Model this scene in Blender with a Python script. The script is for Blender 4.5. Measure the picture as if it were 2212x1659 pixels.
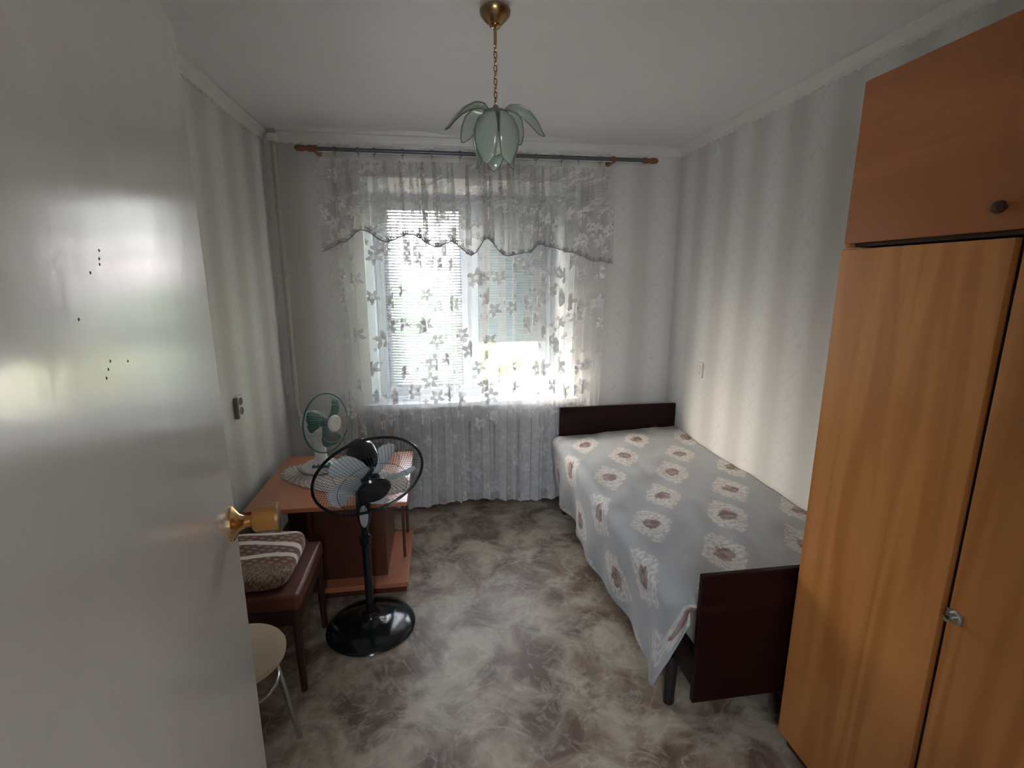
import bpy, math, random
from mathutils import Vector, Matrix, noise
random.seed(7)
PI = math.pi
sc = bpy.context.scene
col = sc.collection
for o in list(bpy.data.objects):
    bpy.data.objects.remove(o, do_unlink=True)

# ------------------------------------------------------------------ camera
XL, XR, YB, H = -1.015, 1.702, 3.448, 2.5        # left wall, right wall, window wall, ceiling
cd = bpy.data.cameras.new('camera')
cam = bpy.data.objects.new('camera', cd); col.objects.link(cam)
cd.sensor_width = 36.0; cd.lens = 1067.344 * 36.0 / 2212.0
cd.clip_start = 0.02; cd.clip_end = 500
cam.location = (0, 0, 1.6175)
cam.rotation_euler = (PI / 2 - 0.2084, 0.0, -0.1494)
sc.camera = cam

# ------------------------------------------------------------------ light
SUN_ROT, SKY = math.radians(-65), 1.5
W = bpy.data.worlds.new('sky'); sc.world = W; W.use_nodes = True
bg = W.node_tree.nodes['Background']
sky = W.node_tree.nodes.new('ShaderNodeTexSky'); sky.sky_type = 'NISHITA'; sky.sun_disc = False
sky.sun_elevation = math.radians(38); sky.sun_rotation = SUN_ROT
sky.air_density = 1.0; sky.dust_density = 7.0; sky.ozone_density = 1.0
haze = W.node_tree.nodes.new('ShaderNodeMix'); haze.data_type = 'RGBA'; haze.inputs[0].default_value = 0.35
haze.inputs[7].default_value = (10.0, 9.9, 10.2, 1)
W.node_tree.links.new(sky.outputs[0], haze.inputs[6]); W.node_tree.links.new(haze.outputs[2], bg.inputs['Color'])
bg.inputs['Strength'].default_value = SKY
pl = bpy.data.lights.new('window_portal', 'AREA'); pl.shape = 'RECTANGLE'; pl.size = 1.30; pl.size_y = 1.42
pl.cycles.is_portal = True
po = bpy.data.objects.new('window_portal', pl); col.objects.link(po)
po.location = (0.21, 3.80, 1.50); po.rotation_euler = (-PI / 2, 0, 0)
sl = bpy.data.lights.new('sun', 'SUN'); sl.energy = 14.0; sl.angle = math.radians(1.5); sl.color = (1.0, .95, .87)
sun = bpy.data.objects.new('sun', sl); col.objects.link(sun); sun.location = (-20, 3, 20)
sun.rotation_euler = Vector((-.78, -.06, .62)).to_track_quat('Z', 'Y').to_euler()     # high on the left, along the window wall
FILL_WIN = (-.72, .22, 1.30, 2.25)                          # unseen hall window, added for fill light from behind the camera: x0, x1, z0, z1
p2 = bpy.data.lights.new('fill_portal', 'AREA'); p2.shape = 'RECTANGLE'; p2.size = FILL_WIN[1] - FILL_WIN[0]; p2.size_y = FILL_WIN[3] - FILL_WIN[2]  # steers sky light through the added hall window
p2.cycles.is_portal = True
po2 = bpy.data.objects.new('fill_portal', p2); col.objects.link(po2)
po2.location = ((FILL_WIN[0] + FILL_WIN[1]) / 2, -1.34, (FILL_WIN[2] + FILL_WIN[3]) / 2); po2.rotation_euler = (PI / 2, 0, 0)
sc.view_settings.view_transform = 'Standard'; sc.view_settings.look = 'None'
sc.view_settings.gamma = 1.0; sc.view_settings.use_curve_mapping = False
sc.view_settings.exposure = 1.82

# ------------------------------------------------------------------ node helpers
class Ex:
    """A small wrapper so that node maths reads like maths."""
    def __init__(s, nt, sock): s.nt, s.s = nt, sock
    def op(s, o, *a):
        n = s.nt.nodes.new('ShaderNodeMath'); n.operation = o
        for i, v in enumerate((s,) + a):
            if isinstance(v, Ex): s.nt.links.new(v.s, n.inputs[i])
            else: n.inputs[i].default_value = v
        return Ex(s.nt, n.outputs[0])
    def __add__(s, b): return s.op('ADD', b)
    def __sub__(s, b): return s.op('SUBTRACT', b)
    def __mul__(s, b): return s.op('MULTIPLY', b)
    def __truediv__(s, b): return s.op('DIVIDE', b)
    def __rsub__(s, b): return (s * -1.0) + b
    __radd__ = __add__; __rmul__ = __mul__
    def abs(s): return s.op('ABSOLUTE')
    def frac(s): return s.op('FRACT')
    def sin(s): return s.op('SINE')
    def cos(s): return s.op('COSINE')
    def pow(s, b): return s.op('POWER', b)
    def min(s, b): return s.op('MINIMUM', b)
    def max(s, b): return s.op('MAXIMUM', b)
    def atan2(s, b): return s.op('ARCTAN2', b)
    def step(s, a, b, out=(0.0, 1.0)):
        n = s.nt.nodes.new('ShaderNodeMapRange'); n.interpolation_type = 'SMOOTHSTEP'
        s.nt.links.new(s.s, n.inputs['Value'])
        lo, hi = (a, b) if a < b else (b, a)
        n.inputs['From Min'].default_value = lo; n.inputs['From Max'].default_value = hi
        t0, t1 = out if a < b else (out[1], out[0])
        n.inputs['To Min'].default_value = t0; n.inputs['To Max'].default_value = t1
        return Ex(s.nt, n.outputs[0])

class Mat:
    def __init__(s, name):
        s.m = bpy.data.materials.new(name); s.m.use_nodes = True
        s.nt = s.m.node_tree; s.n = s.nt.nodes; s.L = s.nt.links
        s.bsdf = s.n['Principled BSDF']; s.out = s.n['Material Output']
    def node(s, t, **k):
        n = s.n.new(t)
        for a, b in k.items(): setattr(n, a, b)
        return n
    def world(s):
        g = s.node('ShaderNodeNewGeometry'); x = s.node('ShaderNodeSeparateXYZ'); s.L.new(g.outputs['Position'], x.inputs[0])
        s.pos = g.outputs['Position']
        return [Ex(s.nt, x.outputs[i]) for i in range(3)]
    def local(s):
        g = s.node('ShaderNodeTexCoord'); x = s.node('ShaderNodeSeparateXYZ'); s.L.new(g.outputs['Object'], x.inputs[0])
        s.pos = g.outputs['Object']
        return [Ex(s.nt, x.outputs[i]) for i in range(3)]
    def uv(s):
        g = s.node('ShaderNodeTexCoord'); x = s.node('ShaderNodeSeparateXYZ'); s.L.new(g.outputs['UV'], x.inputs[0])
        s.pos = g.outputs['UV']
        return [Ex(s.nt, x.outputs[i]) for i in range(2)]
    def vec(s, x, y, z=0.0):
        n = s.node('ShaderNodeCombineXYZ')
        for i, v in enumerate((x, y, z)):
            if isinstance(v, Ex): s.L.new(v.s, n.inputs[i])
            else: n.inputs[i].default_value = v
        return n.outputs[0]
    def noise(s, v, scale, detail=3.0, rough=0.55, dist=0.0):
        n = s.node('ShaderNodeTexNoise'); s.L.new(v, n.inputs['Vector'])
        n.inputs['Scale'].default_value = scale; n.inputs['Detail'].default_value = detail
        n.inputs['Roughness'].default_value = rough; n.inputs['Distortion'].default_value = dist
        return Ex(s.nt, n.outputs[0])
    def mix(s, f, a, b):
        n = s.node('ShaderNodeMix', data_type='RGBA')
        for v, k in ((f, 0), (a, 6), (b, 7)):
            if isinstance(v, Ex): s.L.new(v.s, n.inputs[k])
            elif hasattr(v, 'is_linked'): s.L.new(v, n.inputs[k])
            else: n.inputs[k].default_value = v if k == 0 else (*v, 1)
        return n.outputs[2]
    def set(s, color=None, rough=None, metal=None, **k):
        b = s.bsdf.inputs
        if color is not None:
            if hasattr(color, 'is_linked'): s.L.new(color, b['Base Color'])
            else: b['Base Color'].default_value = (*color, 1)
        if rough is not None:
            if isinstance(rough, Ex): s.L.new(rough.s, b['Roughness'])
            else: b['Roughness'].default_value = rough
        if metal is not None: b['Metallic'].default_value = metal
        for a, v in k.items(): b[a.replace('_', ' ')].default_value = v
        return s
    def bump(s, h, strength=0.3, dist=0.01):
        n = s.node('ShaderNodeBump'); n.inputs['Strength'].default_value = strength; n.inputs['Distance'].default_value = dist
        s.L.new(h.s, n.inputs['Height']); s.L.new(n.outputs[0], s.bsdf.inputs['Normal'])
        return n.outputs[0]

def plain(name, color, rough=0.5, metal=0.0, var=0.06, scale=9.0, **k):
    m = Mat(name); m.local()
    n = m.noise(m.pos, scale, 3)
    lo = tuple(c * (1 - var) for c in color); hi = tuple(min(1, c * (1 + var)) for c in color)
    m.set(m.mix(n, lo, hi), rough, metal, **k)
    return m.m

def wallpaper(name, axis, u0):
    m = Mat(name); x, y, z = m.world()
    u = (y if axis == 'Y' else x) - u0
    P = 0.288
    w = (u / P + 0.5).frac() - 0.5                       # -0.5 .. 0.5 across one band
    band = w.abs().step(0.42, 0.06)
    bx = w * (P / 0.098); bz = z / 0.105
    a = ((bx + bz).frac() - 0.5).abs(); c = ((bx - bz).frac() - 0.5).abs()
    line = a.max(c).step(0.42, 0.48)
    lat = m.noise(m.vec(x, y, z), 28, 4)
    col_ = m.mix(band, (0.60, 0.58, 0.56), (0.73, 0.72, 0.70))
    core = w.abs().step(0.16, 0.12)
    dm = (((bx + bz) * 0.5).frac() - 0.5).abs()
    col2 = m.mix(line * core * 0.22, col_, (0.50, 0.49, 0.475))
    col3 = m.mix(lat.step(0.60, 0.72) * 0.30, col2, (0.51, 0.48, 0.455))
    m.set(col3, 0.62, **{'Specular_IOR_Level': 0.25})
    m.bump(lat + line * core * -0.5, 0.12, 0.002)
    return m.m

def wood(name, dark, light, axis='Z', scale=1.0, rough=0.32, coat=0.25, cathedral=True, lo=0.3, hi=0.75, spec=0.5):
    m = Mat(name); x, y, z = m.world()
    g = {'Z': (x, y, z), 'X': (y, z, x), 'Y': (x, z, y)}[axis]
    v = m.vec(g[0] * 9.0, g[1] * 9.0, g[2] * 0.75)
    big = m.noise(v, 0.7 * scale, 3, 0.5, 0.6)
    fine = m.noise(m.vec(g[0] * 60.0, g[1] * 60.0, g[2] * 2.0), 1.4 * scale, 3)
    rings = ((big * (11.0 if cathedral else 3.0)) * 2.0 * PI * 0.5).sin() * 0.5 + 0.5
    f = rings * 0.55 + fine * 0.35 + big * 0.2
    cl = m.noise(m.vec(x, y, z), 3.0, 2)
    m.set(m.mix(f.step(lo, hi) * 0.75 + cl * 0.3, dark, light), fine * 0.15 + (rough - 0.05))
    m.bsdf.inputs['Coat Weight'].default_value = coat; m.bsdf.inputs['Coat Roughness'].default_value = 0.25
    m.bsdf.inputs['Specular IOR Level'].default_value = spec
    m.bump(fine, 0.08, 0.001)
    return m.m

def cloth_mat(name, color_fn, opacity_fn, transl=0.45):
    """see-through lace: part of the light passes between the threads"""
    m = Mat(name); u, v = m.uv()
    c, o = color_fn(m, u, v), opacity_fn(m, u, v)
    d = m.node('ShaderNodeBsdfDiffuse'); t = m.node('ShaderNodeBsdfTranslucent'); tr = m.node('ShaderNodeBsdfTransparent')
    for n in (d, t):
        if hasattr(c, 'is_linked'): m.L.new(c, n.inputs['Color'])
        else: n.inputs['Color'].default_value = (*c, 1)
    a = m.node('ShaderNodeMixShader'); a.inputs[0].default_value = transl
    m.L.new(d.outputs[0], a.inputs[1]); m.L.new(t.outputs[0], a.inputs[2])
    b = m.node('ShaderNodeMixShader'); m.L.new(o.s, b.inputs[0])
    m.L.new(tr.outputs[0], b.inputs[1]); m.L.new(a.outputs[0], b.inputs[2])
    m.L.new(b.outputs[0], m.out.inputs['Surface']); m.n.remove(m.bsdf)
    return m.m

def thin_glass(name, tint, frost=0.0, gloss_rough=0.03, spec=0.08):
    m = Mat(name)
    tr = m.node('ShaderNodeBsdfTransparent'); tr.inputs[0].default_value = (*tint, 1)
    gl = m.node('ShaderNodeBsdfGlossy'); gl.inputs['Roughness'].default_value = gloss_rough
    df = m.node('ShaderNodeBsdfDiffuse'); df.inputs[0].default_value = (*tint, 1)
    tl = m.node('ShaderNodeBsdfTranslucent'); tl.inputs[0].default_value = (*tint, 1)
    f = m.node('ShaderNodeMixShader'); f.inputs[0].default_value = 0.5
    m.L.new(df.outputs[0], f.inputs[1]); m.L.new(tl.outputs[0], f.inputs[2])
    a = m.node('ShaderNodeMixShader'); a.inputs[0].default_value = frost
    m.L.new(tr.outputs[0], a.inputs[1]); m.L.new(f.outputs[0], a.inputs[2])
    b = m.node('ShaderNodeMixShader'); b.inputs[0].default_value = spec
    m.L.new(a.outputs[0], b.inputs[1]); m.L.new(gl.outputs[0], b.inputs[2])
    m.L.new(b.outputs[0], m.out.inputs['Surface']); m.n.remove(m.bsdf)
    return m.m

# ------------------------------------------------------------------ mesh helpers
class MB:
    def __init__(s): s.v, s.f, s.uvs = [], [], None
    def add(s, vs, fs, M=None):
        o = len(s.v)
        s.v += [tuple(M @ Vector(q)) if M is not None else tuple(q) for q in vs]
        s.f += [tuple(i + o for i in f) for f in fs]
        return s
    def box(s, x0, x1, y0, y1, z0, z1, M=None):
        vs = [(x, y, z) for z in (z0, z1) for y in (y0, y1) for x in (x0, x1)]
        return s.add(vs, [(0, 2, 3, 1), (4, 5, 7, 6), (0, 1, 5, 4), (2, 6, 7, 3), (0, 4, 6, 2), (1, 3, 7, 5)], M)
    def lathe(s, prof, n=32, M=None):
        vs, fs = [], []
        for r, z in prof:
            for i in range(n):
                a = 2 * PI * i / n; vs.append((r * math.cos(a), r * math.sin(a), z))
        for k in range(len(prof) - 1):
            for i in range(n):
                j = (i + 1) % n
                fs.append((k * n + i, k * n + j, (k + 1) * n + j, (k + 1) * n + i))
        if prof[0][0] > 1e-6: fs.append(tuple(range(n - 1, -1, -1)))
        if prof[-1][0] > 1e-6: fs.append(tuple((len(prof) - 1) * n + i for i in range(n)))
        return s.add(vs, fs, M)
    def tube(s, pts, r, n=8, closed=False, M=None):
        pts = [Vector(q) for q in pts]; N = len(pts); vs, fs = [], []
        rr = r if isinstance(r, (list, tuple)) else [r] * N
        up = Vector((0.13, 0.27, 0.95))
        for i, q in enumerate(pts):
            d = (pts[(i + 1) % N] - pts[i - 1]) if closed else (pts[min(i + 1, N - 1)] - pts[max(i - 1, 0)])
            d.normalize()
            a = d.cross(up)
            if a.length < 0.2: a = d.cross(Vector((1, 0.2, 0)))
            a.normalize(); b = a.cross(d)
            up = b if not closed else up
            for k in range(n):
                t = 2 * PI * k / n; vs.append(q + rr[i] * (math.cos(t) * a + math.sin(t) * b))
        for i in range(N if closed else N - 1):
            j = (i + 1) % N
            for k in range(n):
                l = (k + 1) % n; fs.append((i * n + k, i * n + l, j * n + l, j * n + k))
        if not closed:
            fs.append(tuple(range(n - 1, -1, -1))); fs.append(tuple((N - 1) * n + k for k in range(n)))
        return s.add(vs, fs, M)
    def grid(s, fn, nu, nv, uv=None, M=None, wrap=False):
        vs, fs, us = [], [], []
        for j in range(nv + 1):
            for i in range(nu + 1):
                u, v = i / nu, j / nv
                vs.append(fn(u, v)); us.append(uv(u, v) if uv else (u, v))
        for j in range(nv):
            for i in range(nu):
                a = j * (nu + 1) + i; fs.append((a, a + 1, a + nu + 2, a + nu + 1))
        s.uvs = us
        return s.add(vs, fs, M)
    def build(s, name, mat, parent=None, smooth=False, bevel=0.0, seg=2, solid=0.0, world=False, sub=0):
        me = bpy.data.meshes.new(name)
        off = Vector((0, 0, 0))
        if world and parent is not None:
            q = parent
            while q is not None: off += q.location; q = q.parent
        me.from_pydata([tuple(Vector(q) - off) for q in s.v], [], s.f); me.update()
        if s.uvs and len(s.uvs) == len(s.v):
            l = me.uv_layers.new(name='UVMap')
            for p in me.polygons:
                for li in p.loop_indices: l.data[li].uv = s.uvs[me.loops[li].vertex_index]
        me.materials.append(mat)
        if smooth:
            for p in me.polygons: p.use_smooth = True
            if not s.uvs:
                try: me.set_sharp_from_angle(angle=math.radians(40))
                except Exception: pass
        o = bpy.data.objects.new(name, me); col.objects.link(o)
        if parent is not None: o.parent = parent
        if bevel:
            b = o.modifiers.new('bevel', 'BEVEL'); b.width = bevel; b.segments = seg; b.limit_method = 'ANGLE'
        if solid:
            b = o.modifiers.new('thickness', 'SOLIDIFY'); b.thickness = solid; b.offset = -1
        if sub:
            b = o.modifiers.new('smooth', 'SUBSURF'); b.levels = b.render_levels = sub
        return o

def tag(o, label, cat, group=None):
    o['label'] = label; o['category'] = cat
    if group: o['group'] = group
    return o
def struct(o): o['kind'] = 'structure'; return o
def thing(name, label, cat, loc, group=None):
    o = bpy.data.objects.new(name, None); col.objects.link(o); o.location = loc
    o.empty_display_size = 0.1
    return tag(o, label, cat, group) if cat else o
def B(*a): return MB().box(*a)
def frame_mat(C, n, up=(0, 0, 1)):
    """matrix whose local +Z is n (seated at C)"""
    n = Vector(n).normalized(); a = Vector(up).cross(n)
    if a.length < 1e-4: a = Vector((1, 0, 0))
    a.normalize(); b = n.cross(a)
    M = Matrix(((a.x, b.x, n.x), (a.y, b.y, n.y), (a.z, b.z, n.z))).to_4x4()
    return Matrix.Translation(Vector(C)) @ M
def vn(x, y, z=0.0, s=1.0): return noise.noise(Vector((x * s, y * s, z * s)))
def sm(a, b, x):
    t = max(0.0, min(1.0, (x - a) / (b - a))); return t * t * (3 - 2 * t)

# ------------------------------------------------------------------ materials
M_wall_y = wallpaper('wallpaper_side', 'Y', 3.003)
M_wall_x = wallpaper('wallpaper_window_wall', 'X', 1.294)
def ceiling_mat():
    m = Mat('ceiling_paint'); x, y, z = m.world()
    n = m.noise(m.pos, 5, 3)
    m.set(m.mix(n, (0.81, 0.795, 0.795), (0.86, 0.845, 0.845)), 0.40)
    return m.m
M_ceil = ceiling_mat()
def floor_mat():
    m = Mat('marbled_linoleum'); x, y, z = m.world()
    a = m.noise(m.vec(x, y, z), 4.2, 6, 0.62, 0.6)
    b = m.noise(m.vec(x + 7.3, y + 1.7, z), 2.2, 4, 0.6, 1.2)
    c = m.noise(m.vec(x + 3.1, y - 4.0, z), 3.4, 5, 0.55, 1.6)
    fine = m.noise(m.vec(x, y, z), 26, 4, 0.65)
    vein = (c - 0.5).abs().step(0.035, 0.0)
    v2 = (b - 0.52).abs().step(0.022, 0.0)
    base = m.mix(a.step(0.36, 0.63), (0.130, 0.083, 0.058), (0.410, 0.345, 0.265))
    base = m.mix(b.step(0.50, 0.68) * 0.50, base, (0.215, 0.160, 0.118))
    base = m.mix(fine.step(0.5, 0.8) * 0.30, base, (0.16, 0.13, 0.11))
    base = m.mix((vein * 0.35).max(v2 * 0.25) * fine.step(0.30, 0.65), base, (0.58, 0.54, 0.47))
    m.set(base, 0.42, **{'Specular_IOR_Level': 0.35})
    m.bump(fine, 0.06, 0.002)
    return m.m
M_floor = floor_mat()
M_trim = plain('cornice_white', (0.74, 0.73, 0.70), 0.6)
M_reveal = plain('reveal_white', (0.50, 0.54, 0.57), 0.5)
M_pvc = plain('window_plastic', (0.56, 0.61, 0.66), 0.3, var=0.02)
M_soffit = plain('window_head_plaster', (0.80, 0.76, 0.70), 0.6)
M_glass = thin_glass('window_glass', (0.97, 0.985, 0.98), 0.0, 0.02, 0.05)
def door_mat():
    m = Mat('glossy_door_paint'); x, y, z = m.world()
    n = m.noise(m.vec(x, y * 1.0, z), 55, 2, 0.5)
    n2 = m.noise(m.vec(x, y, z * 0.6), 16, 2, 0.5)
    m.set(m.mix(n2, (0.74, 0.73, 0.70), (0.80, 0.79, 0.76)), 0.16, **{'Specular_IOR_Level': 0.75})
    m.bump(n * 0.25 + n2 * 0.8, 0.10, 0.006)
    return m.m
M_door = door_mat()
M_brass = plain('brass', (0.62, 0.40, 0.18), 0.2, 1.0)
M_amber = plain('amber_knob', (0.42, 0.19, 0.05), 0.2, 0.35)
M_lampbrass = plain('aged_brass', (0.42, 0.29, 0.14), 0.25, 1.0)
M_dot = plain('dark_hole', (0.05, 0.045, 0.04), 0.8)
M_wardrobe = wood('wardrobe_veneer', (0.42, 0.155, 0.036), (0.58, 0.245, 0.072), 'Z', 0.8, 0.36, 0.2, lo=.2, hi=.9)
M_cupboard = wood('upper_cupboard_veneer', (0.33, 0.112, 0.030), (0.42, 0.155, 0.047), 'Y', 0.8, 0.36, 0.3, False)
M_wdark = plain('cabinet_shadow_board', (0.05, 0.022, 0.010), 0.6)
M_mahog = wood('dark_mahogany', (0.010, 0.0016, 0.0014), (0.020, 0.0035, 0.003), 'X', 1.0, 0.42, 0.0, False, spec=.18)
M_blackleg = plain('black_leg_wood', (0.010, 0.009, 0.009), 0.4)
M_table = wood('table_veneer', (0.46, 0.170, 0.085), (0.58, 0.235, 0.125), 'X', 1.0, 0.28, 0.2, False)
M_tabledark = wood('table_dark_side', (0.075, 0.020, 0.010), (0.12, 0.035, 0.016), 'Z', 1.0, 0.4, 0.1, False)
M_seat = plain('red_brown_leatherette', (0.135, 0.040, 0.024), 0.4, var=0.15)
M_chairleg = plain('dark_brown_wood', (0.035, 0.014, 0.008), 0.4)
M_stooltop = plain('beige_laminate', (0.55, 0.44, 0.32), 0.4)
M_chrome = plain('chrome', (0.62, 0.64, 0.65), 0.18, 1.0)
M_fanblack = plain('black_plastic', (0.008, 0.012, 0.014), 0.13, var=0.1)
M_fangrey = plain('control_panel_grey', (0.33, 0.33, 0.33), 0.35)
M_wire = plain('black_wire', (0.02, 0.025, 0.03), 0.25, 0.3)
M_blade = thin_glass('smoky_blade', (0.74, 0.79, 0.81), 0.66, 0.1, 0.05)
M_teal = plain('teal_plastic', (0.035, 0.155, 0.145), 0.3)
M_tealblade = thin_glass('teal_blade', (0.030, 0.165, 0.150), 0.86, 0.12, 0.06)
M_white = plain('white_plastic', (0.70, 0.69, 0.66), 0.35)
M_rodm = plain('rod_grey_metal', (0.13, 0.15, 0.17), 0.35, 0.5)
M_rodwood = plain('red_brown_bracket', (0.22, 0.085, 0.05), 0.45)
M_pipe = plain('pipe_paint', (0.50, 0.45, 0.40), 0.4)
M_rad = plain('radiator_paint', (0.36, 0.38, 0.39), 0.4)
M_socket = plain('socket_plastic', (0.66, 0.66, 0.65), 0.3)
M_sockdark = plain('socket_recess', (0.20, 0.19, 0.19), 0.5)
M_petal = thin_glass('frosted_petal_glass', (0.74, 0.82, 0.765), 0.55, 0.10, 0.10)
M_rim = plain('petal_edge', (0.15, 0.16, 0.13), 0.25)
M_slat = plain('blind_slat', (0.32, 0.34, 0.38), 0.5)
def closed_slat():
    m = Mat('closed_blind_slat'); x, y, z = m.world()
    d = m.node('ShaderNodeBsdfDiffuse'); d.inputs[0].default_value = (0.30, 0.37, 0.40, 1)
    t = m.node('ShaderNodeBsdfTranslucent'); t.inputs[0].default_value = (0.45, 0.58, 0.57, 1)
    a = m.node('ShaderNodeMixShader'); a.inputs[0].default_value = 0.025
    m.L.new(d.outputs[0], a.inputs[1]); m.L.new(t.outputs[0], a.inputs[2]); m.L.new(a.outputs[0], m.out.inputs['Surface'])
    m.n.remove(m.bsdf); return m.m
M_slat_closed = closed_slat()
M_rail = plain('blind_rail', (0.30, 0.31, 0.33), 0.4)

# ------------------------------------------------------------------ room shell
FX0, FY0 = -1.6, -1.3
fl = struct(B(XL - .1, XR + .1, .06, YB + .1, -.1, 0).build('floor', M_floor))
# raised joint between two sheets of linoleum, in front of the bed
def fold(u, v):
    x = -0.2 + 1.30 * u; y = 1.245 - 0.075 * u + (v - .5) * 0.022 + 0.008 * vn(x, 0, 0, 4)
    return (x, y, 0.0005 + 0.0045 * math.sin(PI * min(1, max(0, v))) * (0.5 + 0.5 * vn(x, 3, 0, 5)) + 0.002 * math.sin(PI * v))
MB().grid(fold, 60, 6).build('floor_seam', M_floor, fl, smooth=True)
struct(B(XL - .1, XR + .1, .06, YB + .35, H, H + .1).build('ceiling', M_ceil))
struct(B(XL - .1, XL, .06, YB + .3, 0, H).build('wall_left', M_wall_y))
struct(B(XR, XR + .1, .06, YB + .3, 0, H).build('wall_right', M_wall_y))
# window wall with a splayed opening
WX0, WX1, WZ0, WZ1 = -.465, .960, .765, 2.262       # opening at room side
GX0, GX1, GZ0, GZ1 = -.415, .835, .775, 2.185       # opening at the frame
YF = 3.62                                            # inner face of the window frame
wb = MB()
wb.box(XL, WX0, YB, YB + .3, 0, H).box(WX1, XR, YB, YB + .3, 0, H)
wb.box(WX0, WX1, YB, YB + .3, 0, WZ0).box(WX0, WX1, YB, YB + .3, WZ1, H)
wall_back = struct(wb.build('wall_back', M_wall_x))
def reveal(name, a, b, mat):
    m = MB(); m.add([a[0], a[1], b[1], b[0]] , [(0, 1, 2, 3)])
    return m.build(name, mat, wall_back, solid=0.004)
E1 = .001
reveal('reveal', ((WX0 + E1, YB - E1, WZ0), (WX0 + E1, YB - E1, WZ1)), ((GX0, YF + .02, WZ0), (GX0, YF + .02, GZ1)), M_reveal)
reveal('reveal', ((WX1 - E1, YB - E1, WZ1), (WX1 - E1, YB - E1, WZ0)), ((GX1, YF + .02, GZ1), (GX1, YF + .02, WZ0)), M_reveal)
reveal('reveal', ((WX0, YB - E1, WZ1 - E1), (WX1, YB - E1, WZ1 - E1)), ((GX0, YF + .02, GZ1), (GX1, YF + .02, GZ1)), M_soffit)
# wall behind the photographer with the doorway, and the hall beyond with its added fill window
DX0, DX1, DZ = -.275, .635, 2.075
wf = MB().box(XL, DX0, .06, .20, 0, H).box(DX1, XR, .06, .20, 0, H).box(DX0, DX1, .06, .20, DZ, H)
struct(wf.build('wall_front', M_wall_x))
M_hall = plain('hall_paint', (0.62, 0.59, 0.55), 0.7)
hb = MB().box(-1.6, FILL_WIN[0], -1.3, -1.2, -.1, H).box(FILL_WIN[1], 1.9, -1.3, -1.2, -.1, H).box(FILL_WIN[0], FILL_WIN[1], -1.3, -1.2, -.1, FILL_WIN[2]).box(FILL_WIN[0], FILL_WIN[1], -1.3, -1.2, FILL_WIN[3], H).box(-1.7, -1.6, -1.3, .06, -.1, H).box(1.9, 2.0, -1.3, .06, -.1, H)
hb.box(-1.7, XL, .06, .16, -.1, H).box(XR, 2.0, .06, .16, -.1, H)
struct(hb.build('wall_hall', M_hall))
struct(B(-1.7, 2.0, -1.3, .06, -.1, 0).build('floor_hall', M_floor))
struct(B(-1.7, 2.0, -1.3, .06, H, H + .1).build('ceiling_hall', M_ceil))

# cornice with a scalloped lower edge
def cornice(name, p0, p1, inward):
    p0, p1, inw = Vector(p0), Vector(p1), Vector(inward); L = (p1 - p0).length; n = int(L / .010)
    prof = [(.040, 0.0), (.040, -.008), (.026, -.020), (.014, -.036), (.009, -.042), (.008, -.062), (.0005, -.064)]
    def fn(u, v):
        k = min(len(prof) - 1, int(round(v * (len(prof) - 1)))); d, z = prof[k]
        if k >= 5: z += .010 * abs(math.sin(u * L * PI / .055)) ** 0.7 - .004 * abs(math.sin(u * L * PI / .0183))
        q = p0 + (p1 - p0) * u + inw * d
        return (q.x, q.y, H + z - .0005)
    o = MB().grid(fn, n, len(prof) - 1).build(name, M_trim, smooth=False)
    return struct(o)
cornice('trim_1', (XL, YB, 0), (XL, .2, 0), (1, 0, 0))
cornice('trim_2', (XR, .2, 0), (XR, YB, 0), (-1, 0, 0))
cornice('trim_3', (XR, YB, 0), (XL, YB, 0), (0, -1, 0))
for nm, a in (('baseboard_left', (XL, XL + .015, .2, YB, 0, .06)), ('baseboard_back', (XL + .015, XR, YB - .015, YB, 0, .06))):
    struct(B(*a).build(nm, M_tabledark, bevel=.004))

# ------------------------------------------------------------------ window
win = struct(thing('window_1', '', None, (0.21, YF, GZ0)))
fr = MB()
D0, D1 = YF, YF + .07
fr.box(GX0, GX1, D0, D1, GZ0, GZ0 + .055).box(GX0, GX1, D0, D1, GZ1 - .05, GZ1)
fr.box(GX0, GX0 + .05, D0, D1, GZ0 + .055, GZ1 - .05).box(GX1 - .05, GX1, D0, D1, GZ0 + .055, GZ1 - .05)
fr.box(.215, .265, D0, D1, GZ0 + .055, GZ1 - .05)
fr.build('window_frame', M_pvc, win, bevel=.004, world=True)
for i, (a, b) in enumerate(((GX0 + .035, .228), (.252, GX1 - .035))):
    s = MB(); z0, z1 = GZ0 + .045, GZ1 - .04; w = .062
    y0, y1 = YF - .012, YF + .045
    s.box(a, b, y0, y1, z0, z0 + w).box(a, b, y0, y1, z1 - w, z1).box(a, a + w, y0, y1, z0 + w, z1 - w).box(b - w, b, y0, y1, z0 + w, z1 - w)
    so = s.build('sash', M_pvc, win, bevel=.005, world=True)
    B(a + w - .004, b - w + .004, YF + .02, YF + .026, z0 + w - .004, z1 - w + .004).build('pane', M_glass, so, world=True)
    hx = b - w / 2 if i == 0 else a + w / 2
    h = MB().box(hx - .012, hx + .012, y0 - .012, y0, 1.38, 1.45).box(hx - .009, hx + .009, y0 - .030, y0 - .012, 1.40, 1.43).box(hx - .009, hx + .009, y0 - .040, y0 - .026, 1.30, 1.43)
    if i == 0: h.build('window_handle', M_pvc, so, bevel=.003, world=True)
sill = MB()
sill.add([(-.515, 3.385, .7735), (.995, 3.385, .7735), (.995, YB, .7735), (GX1, YF, .7735), (GX0, YF, .7735), (-.515, YB, .7735)], [(0, 1, 2, 3, 4, 5)])
sill.build('window_sill', M_reveal, win, solid=.032, bevel=.006, world=True)

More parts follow.
